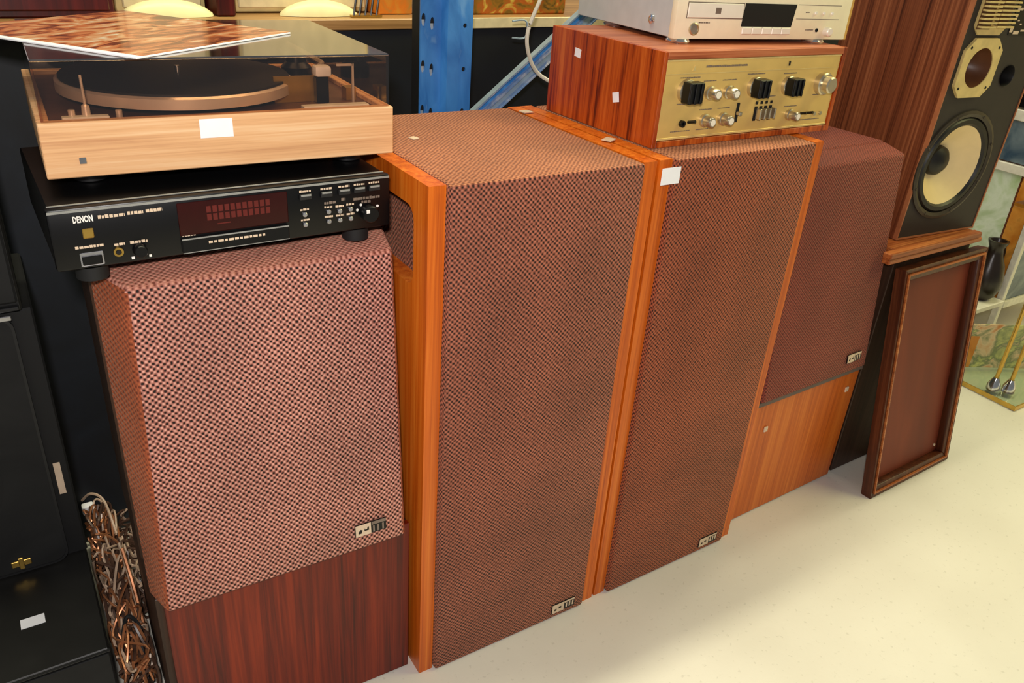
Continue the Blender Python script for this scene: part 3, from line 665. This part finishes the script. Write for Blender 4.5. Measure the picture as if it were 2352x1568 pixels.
g = G(); g.box(.0230, -.0022, .0420, .1455, 0, .0660, .001); o = obj('disc_tray', g, M['champagne_hi'], CP)
g = G(); g.box(.082, -.0024, .049, .094, -.0022, .059); obj('tray_mark', g, M['print_dim'], o)
g = G(); g.prism([(.1465, .0285), (.266, .0285), (.271, .0675), (.149, .0675)], 'y', -.0012, 0); o = obj('display_window', g, M['gap'], CP)
for i in range(5): g = G(); g.box(.1485 + i * .0236, -.004, .0155, .1705 + i * .0236, 0, .0275, .0012); obj('transport_key', g, M['champagne_hi'], CP)
g = G(); g.box(.276, -.0004, .0668, .386, 0, .0677); g.box(.276, -.0004, .0425, .386, 0, .0434); obj('panel_line', g, M['print_dim'], FP)
for x in (.322, .343, .364): g = G(); g.lathe([(.0034, 0), (.0034, -.002), (.0024, -.003)], (x, 0, .0535), 'y', 14); obj('round_key', g, M['champagne_hi'], CP)
g = G(); g.lathe([(.0105, 0), (.0105, -.003), (.0085, -.004), (.008, -.002)], (.0408, 0, .0235), 'y', 24); obj('power_button', g, M['knob'], CP)
g = G(); g.lathe([(.0035, 0), (.0035, -.001), (.002, -.001)], (.3338, 0, .0235), 'y', 12); obj('headphone_socket', g, M['black'], CP)
g = G(); g.lathe([(.0085, 0), (.008, -.010), (.006, -.012)], (.3589, 0, .0215), 'y', 20); obj('level_knob', g, M['champagne_hi'], CP)
bars('panel_print', [(.05, .075, .033), (.297, .306, .0535), (.305, .325, .023)], M['print_dim'], FP, y=-.0003, h=.002)

# ------------------------------------------------------------------ cabinet under the monitor, monitor, grille frame
CB = thing('low_cabinet', 'dark brown cabinet with an orange wood lid under the studio monitor', 'cabinet', (1.774, 1.020, 0), .02)
g = G(); g.box(0, 0, .003, .335, .36, .632, .002); obj('body', g, M['walnut_dark'], CB)
g = G(); g.box(0, -.004, .6325, .345, .37, .650, .002); obj('lid', g, M['lid_wood'], CB)
g = G(); g.box(-.068, -.026, .633, .330, -.0045, .6445, .002); g.box(-.070, -.028, .6475, .318, -.0045, .6605, .002); g.box(-.066, -.0235, .6440, .316, -.0045, .648); obj('lid_moulding', g, M['lid_wood'], CB)
g = G(); g.box(.02, .02, 0, .31, .34, .003); obj('base', g, M['gap'], CB)

MO = thing('studio_monitor', 'big studio monitor with cream woofer and striped walnut side, on the low cabinet', 'speaker', (1.832, 1.068, .6518), -.0747, rx=math.radians(1.6))
MW = .298
g = G(); g.holed([(0, 0), (MW, 0), (MW, .92), (0, .92)], [[(.012, .012), (MW - .012, .012), (MW - .012, .908), (.012, .908)]], 'y', .010, .0705); g.box(0, .07, 0, MW, .33, .92); obj('cabinet', g, M['zebra'], MO, 0)
g = G(); g.holed([(0, 0), (MW, 0), (MW, .92), (0, .92)], [[(.004, .004), (MW - .004, .004), (MW - .004, .916), (.004, .916)]], 'y', -.001, .0098); obj('edge_band', g, M['edge_line'], MO, 0)
wc = (.123, .178)
circ = lambda cx, cz, r, n=40: [(cx + r * math.cos(2 * PI * i / n), cz + r * math.sin(2 * PI * i / n)) for i in range(n)]
pcx, pcz = .208, .388
mid = (.083, .408)
g = G(); g.holed([(.0042, .0042), (MW - .0042, .0042), (MW - .0042, .9158), (.0042, .9158)], [circ(*wc, .123), circ(pcx, pcz, .024, 20), circ(*mid, .043, 28)], 'y', .001, .0098); obj('baffle', g, M['baffle'], MO, 0)
g = G(); g.lathe([(.133, .001), (.133, -.003), (.126, -.005), (.118, -.002), (.118, .004)], (wc[0], 0, wc[1]), 'y', 48, (0, 0)); w_ = obj('woofer', g, M['rim'], MO)
g = G(); g.lathe([(.118, .004), (.112, -.004), (.102, -.004), (.096, .004)], (wc[0], 0, wc[1]), 'y', 48, (0, 0)); obj('surround', g, M['surround'], w_)
g = G(); g.lathe([(.097, .002), (.062, .030), (.034, .0535), (.032, .054)], (wc[0], 0, wc[1]), 'y', 48, (0, 1)); obj('cone', g, M['cone'], w_)
g = G(); g.lathe([(.0375, .052), (.034, .038), (.022, .028), (.002, .024)], (wc[0], 0, wc[1]), 'y', 32, (0, 1)); obj('dust_cap', g, M['surround'], w_)
for a in range(8):
    g = G(); g.lathe([(.004, -.0045), (.0035, -.006)], (wc[0] + .125 * math.cos(a * PI / 4 + .39), 0, wc[1] + .125 * math.sin(a * PI / 4 + .39)), 'y', 10); obj('screw', g, M['rim'], w_)
def octo(x0, z0, x1, z1, c): return [(x0 + c, z0), (x1 - c, z0), (x1, z0 + c), (x1, z1 - c), (x1 - c, z1), (x0 + c, z1), (x0, z1 - c), (x0, z0 + c)]
g = G(); g.holed(octo(.018, .343, .148, .472, .026), [circ(*mid, .0435, 28)], 'y', -.006, .0008); h_ = obj('midrange_horn', g, M['horn_plate'], MO, 0)
g = G(); g.lathe([(.0433, -.004), (.040, .010), (.030, .036), (.012, .055)], (mid[0], 0, mid[1]), 'y', 32, (0, 1)); obj('throat', g, M['horn_throat'], h_)
g = G(); g.lathe([(.015, .050), (.011, .026), (.002, .020)], (mid[0] - .004, 0, mid[1]), 'y', 20); obj('phase_plug', g, M['chrome'], h_)
for sx in (-1, 1):
    for sz in (-1, 1): g = G(); g.cyl((mid[0] + sx * .049, -.0066, mid[1] + sz * .044), 'y', .0032, .0006, 10); obj('screw', g, M['gap'], h_)
g = G(); g.prism(octo(.025, .478, .137, .62, .018), 'y', -.003, .0008); h_ = obj('tweeter_horn', g, M['horn_plate'], MO, 0)
g = G(); g.box(.030, -.004, .490, .076, -.003, .612); g.box(.086, -.004, .495, .135, -.003, .612); obj('throat', g, M['horn_throat'], h_)
for k in range(14):
    z = .494 + k * .0085
    g = G(); g.box(.030, -.016, z, .079, -.004, z + .0038, .0005); g.box(.083, -.016, z + .001, .143, -.004, z + .0048, .0005); obj('lens_slat', g, M['horn_plate'], h_)
g = G(); g.lathe([(.0245, -.001), (.0235, .001), (.0225, .050)], (pcx, 0, pcz), 'y', 28, (0, 0)); o = obj('port', g, M['surround'], MO)
g = G(); g.lathe([(.0225, .050), (.003, .0505)], (pcx, 0, pcz), 'y', 28); obj('port_shade', g, M['gap'], o)
g = G(); g.box(.155, -.0006, .478, .27, .0009, .60, .0003); LP = obj('level_panel', g, M['black'], MO)
g = G(); g.box(.158, -.001, .530, .178, -.0006, .536); g.box(.182, -.001, .530, .205, -.0006, .536)
for k in range(9): g.box(.160 + .012 * k, -.001, .516 - .008 * (k % 3), .167 + .012 * k, -.0006, .519 - .008 * (k % 3))
g.box(.155, -.001, .484, .166, -.0006, .496); g.box(.17, -.001, .480, .19, -.0006, .487); g.box(.195, -.001, .486, .215, -.0006, .490); obj('panel_print', g, M['print'], LP)['kind'] = 'stuff'
for x in (.20, .24): g = G(); g.lathe([(.010, -.0006), (.009, -.010)], (x, 0, .575), 'y', 20); obj('level_knob', g, M['silver'], LP)

FR = thing('grille_frame', 'empty brown grille frame leaning against the low cabinet', 'frame', (1.770, .888, 0), .034, rx=-math.asin(.098 / .62))
FR.rotation_euler = (-math.atan2(.092, .61), 0, .034)
FW, FH, FT = .372, .622, .029
def rail(name, co):
    g = G(); g.hexa(co, .0012); return obj(name, g, M['frame_wood'], FR)
o_, i_ = 0.0, .030
def fr_rail(p):
    # bevelled rail: high outer lip, sloping inside
    (x0, z0), (x1, z1), (X1, Z1), (X0, Z0) = p
    return [(x0, 0, z0), (x1, 0, z1), (x1, FT, z1), (x0, FT, z0), (X0, .004, Z0), (X1, .004, Z1), (X1, FT, Z1), (X0, FT, Z0)]
P = [(0, 0), (FW, 0), (FW, FH), (0, FH)]; Q = [(i_, i_), (FW - i_, i_), (FW - i_, FH - i_), (i_, FH - i_)]
for k, nm in enumerate(('bottom_rail', 'right_rail', 'top_rail', 'left_rail')):
    a, b_ = P[k], P[(k + 1) % 4]; A, B_ = Q[k], Q[(k + 1) % 4]
    rail('rail', fr_rail((a, b_, B_, A)))
g = G(); g.holed([(.012, .012), (FW - .012, .012), (FW - .012, FH - .012), (.012, FH - .012)], [[(.016, .016), (FW - .016, .016), (FW - .016, FH - .016), (.016, FH - .016)]], 'y', -.003, .0025); obj('bead', g, M['lid_wood'], FR)
g = G(); g.box(.028, FT - .004, .028, FW - .028, FT - .001, FH - .028); o = obj('backing_panel', g, M['hardboard'], FR)
g = G(); g.cyl((FW - .044, FT - .007, .05), 'y', .004, .003, 10); obj('peg', g, M['print'], FR)

# ------------------------------------------------------------------ display case, jug, poster and glass base on the right
DC = thing('display_case', 'white framed display case with glass and coloured panels beyond the frame', 'display case', (2.93, 1.255, 0))
for x, y in ((0, 0), (0, .62), (.6, 0), (.6, .62)): g = G(); g.box(x, y, 0, x + .022, y + .022, 1.0, .002); obj('post', g, M['white_metal'], DC)
for z, h in ((.165, .028), (.63, .03), (.80, .035)):
    g = G(); g.box(-.004, .0222, z, .018, .6198, z + h, .002); g.box(.0222, -.002, z, .5998, .018, z + h, .002); obj('rail', g, M['white_metal'], DC)
g = G(); g.box(.024, .024, .17, .598, .6, .182); obj('shelf', g, M['white_metal'], DC)
g = G(); g.box(.024, .024, .64, .598, .6, .65); obj('shelf', g, M['lid_wood'], DC)
g = G(); g.box(.006, .085, .195, .010, .40, .628); o = obj('side_panel', g, M['mint'], DC); o['label'] = 'pale green panel'
g = G(); g.box(.005, .024, .195, .011, .078, .628); obj('side_panel', g, M['amber'], DC)
g = G(); g.box(.005, .0785, .195, .0115, .0845, .628); obj('panel_edge', g, M['frame_wood'], DC)
g = G(); g.box(.03, .006, .195, .59, .010, .50); obj('front_panel', g, M['slate'], DC)
g = G(); g.box(.03, .006, .505, .59, .010, .628); obj('front_panel', g, M['amber'], DC)
g = G(); g.box(.006, .03, .665, .010, .6, .797); g.box(.03, .006, .665, .59, .010, .797); obj('front_panel', g, M['slate'], DC)
g = G(); g.box(.004, .0, 1.0005, .62, .64, 1.01, .002); obj('top', g, M['white_metal'], DC)
g = G(); g.box(.006, .03, .842, .010, .6, .998); g.box(.03, .006, .842, .59, .010, .998); obj('top_panel', g, M['black'], DC)
g = G(); g.box(-.215, -.012, .188, -.0055, .26, .2045, .001); obj('side_ledge', g, M['white_metal'], DC)
PB = thing('printed_board', 'green and orange printed board standing on the glass base behind the brass rods', 'board', (2.668, 1.212, .0172), -.5)
g = G(); g.box(0, 0, 0, .30, .004, .165, .0005); obj('board', g, M['poster'], PB)
g = G(); g.box(0, -.0008, 0, .052, 0, .12, .0002); o = obj('printed_block', g, M['amber'], PB); o['label'] = 'orange printed block'
JG = thing('jug', 'dark glazed jug with a narrow neck on the display case ledge', 'jug', (2.866, 1.306, .205))
g = G(); g.lathe([(.030, 0), (.046, .018), (.056, .05), (.055, .085), (.044, .13), (.028, .165), (.024, .19), (.031, .205), (.034, .215), (.026, .215), (.018, .19)], seg=28); obj('body', g, M['jug'], JG)
g = G(); g.tube(spline([(.024, 0, .19), (.055, 0, .18), (.066, 0, .14), (.054, 0, .10)], 5), .006, 8); obj('handle', g, M['jug'], JG)

GS = thing('glass_stand', 'glass based stand with brass rods on the floor by the display case', 'stand', (2.596, .956, 0))
g = G(); g.box(.004, .004, .004, .50, .264, .016, .001); obj('glass_base', g, M['glass'], GS)
g = G(); g.holed([(0, 0), (.504, 0), (.504, .268), (0, .268)], [[(.004, .004), (.5, .004), (.5, .264), (.004, .264)]], 'z', .002, .017); obj('rim', g, M['brass'], GS)
for x, y in ((.014, .014), (.49, .014), (.014, .253), (.49, .253)): g = G(); g.cyl((x, y, 0), 'z', .009, .0038, 14); obj('foot', g, M['chrome'], GS)
for x, y in ((.046, .104), (.080, .072)):
    g = G(); g.lathe([(.022, .0162), (.020, .035), (.011, .055), (.009, .06)], (x, y, 0), 'z', 24); o = obj('rod_cup', g, M['chrome'], GS)
    g = G(); g.cyl((x, y, .06), 'z', .0065, .62, 14); obj('rod', g, M['brass'], o)
g = G(); g.box(.06, .012, .60, .40, .25, .612, .001); obj('glass_top', g, M['glass'], GS)

# ------------------------------------------------------------------ black speakers and cables on the left
LB = thing('black_box', 'low black box with a white sticker under the left black speaker', 'box', (-.42, 1.073, 0), 0)
g = G(); g.box(0, .004, 0, .42, .505, .2195, .003); obj('body', g, M['black_vinyl'], LB)
g = G(); g.box(.002, 0, .006, .418, .004, .212, .001); obj('front_panel', g, M['black_cloth'], LB)
g = G(); g.box(.305, .108, .2195, .34, .13, .2202); o = obj('price_sticker', g, M['white_paper'], LB); o['label'] = 'white paper sticker'
g = G(); g.box(.0, -.0005, .2172, .42, .0045, .2185); obj('edge_trim', g, M['rubber'], LB)
LS = thing('black_speaker', 'black floor speaker standing on the low black box', 'speaker', (-.40, 1.318, .2205), 0)
g = G(); g.box(0, .012, 0, .402, .26, .488, .003); obj('cabinet', g, M['black_matt'], LS)
g = G(); g.prism(rrect(.02, .004, .371, .484, .022), 'y', 0, .0118); obj('grille_cloth', g, M['black_cloth'], LS)
g = G(); g.holed(rrect(.0185, .0025, .3725, .4855, .023), [rrect(.0225, .0065, .3685, .4815, .020)], 'y', -.002, .004); obj('grille_rim', g, M['rubber'], LS)
g = G(); g.lathe([(.115, -.0004), (.105, -.0016), (.10, -.0004)], (.19, 0, .2), 'y', 40, (0, 0)); obj('driver_ring', g, M['black_cloth'], LS)
g = G(); g.box(.285, -.004, .018, .315, -.0002, .030, .001); g.box(.296, -.005, .012, .304, -.0002, .036, .001); o = obj('maker_badge', g, M['brass'], LS); o['label'] = 'gold maker badge'
g = G(); g.box(.3795, .0112, .135, .390, .0119, .20); o = obj('label_strip', g, M['print'], LS); o['label'] = 'pale paper label strip'
g = G(); g.box(.352, -.003, .478, .372, -.0005, .486, .001); obj('corner_glint', g, M['silver'], LS)  # bright highlight at the grille corner, added as a silver chip
US = thing('black_speaker', 'upper black speaker stacked on top of the floor speaker', 'speaker', (-.40, 1.312, .7095), 0)
g = G(); g.box(0, .010, 0, .389, .26, .40, .003); obj('cabinet', g, M['black_vinyl'], US)
g = G(); g.box(.01, 0, .018, .385, .0098, .392, .003); obj('grille_cloth', g, M['black_cloth'], US)
g = G(); g.box(.01, -.002, .006, .385, .0098, .012, .001); obj('trim_or_glint', g, M['rubber'], US)

def loop_path(n, x0, x1, y0, y1, zmax):
    P = []
    y = random.uniform(y0, y1)
    for i in range(n):
        y = min(y1, max(y0, y + random.uniform(-.09, .09)))
        P.append((random.uniform(x0, x1), y, random.uniform(.006, zmax * (1 - .55 * abs((y - y0) / (y1 - y0) - .55)))))
    return spline(P, 6)
g = G(); marks = []
for mi, (r, n, k, zm) in enumerate(((.0030, 18, 16, .16), (.0023, 14, 14, .17), (.0023, 12, 10, .17))):
    for _ in range(k):
        g.tube(loop_path(n, .007, .064, 1.13, 1.60, zm), r, 5)
        marks += [mi] * (len(g.bm.faces) - len(marks))
def more(P, r, mi):
    g.tube(spline(P, 8), r, 6); marks.extend([mi] * (len(g.bm.faces) - len(marks)))
for _ in range(12):
    g.tube(loop_path(12, .050, .0705, 1.24, 1.59, .11), .0026, 5); marks += [random.choice((0, 0, 1, 2))] * (len(g.bm.faces) - len(marks))
for _ in range(14):
    g.tube(loop_path(12, .055, .15, 1.33, 1.595, .12), .0026, 5); marks += [random.choice((0, 0, 0, 1, 2))] * (len(g.bm.faces) - len(marks))
more([(.035, 1.17, .03), (.054, 1.20, .11), (.036, 1.22, .135), (.016, 1.18, .07), (.03, 1.13, .012), (.046, 1.14, .03), (.05, 1.18, .10)], .0034, 3)
more([(.056, 1.33, .20), (.060, 1.28, .15), (.062, 1.23, .08), (.062, 1.19, .02)], .0032, 1)
more([(.054, 1.36, .19), (.057, 1.30, .16), (.060, 1.25, .09), (.060, 1.18, .03)], .0028, 2)
more([(.012, 1.58, .15), (.03, 1.56, .175), (.05, 1.53, .17), (.058, 1.48, .12)], .0028, 2)
o = obj('cable_heap', g, M['cable_brown']); tag(o, 'tangled heap of brown, copper and beige speaker cable between black box and left speaker', 'cable'); o['kind'] = 'stuff'
o.data.materials.append(M['copper']); o.data.materials.append(M['cable_pale']); o.data.materials.append(M['rubber'])
for f, mi in zip(o.data.polygons, marks): f.material_index = mi
t = thing('mains_plug', 'white plug standing up at the far end of the cable heap', 'plug', (.020, 1.616, .098))
g = G(); g.box(-.012, -.010, -.010, .012, .010, .012, .004, 2); obj('body', g, M['white_paper'], t)
g = G(); g.tube(spline([(0, .0, -.009), (.002, 0, -.05), (.006, .001, -.096)], 5), .003, 6); obj('lead', g, M['cable_white'], t)
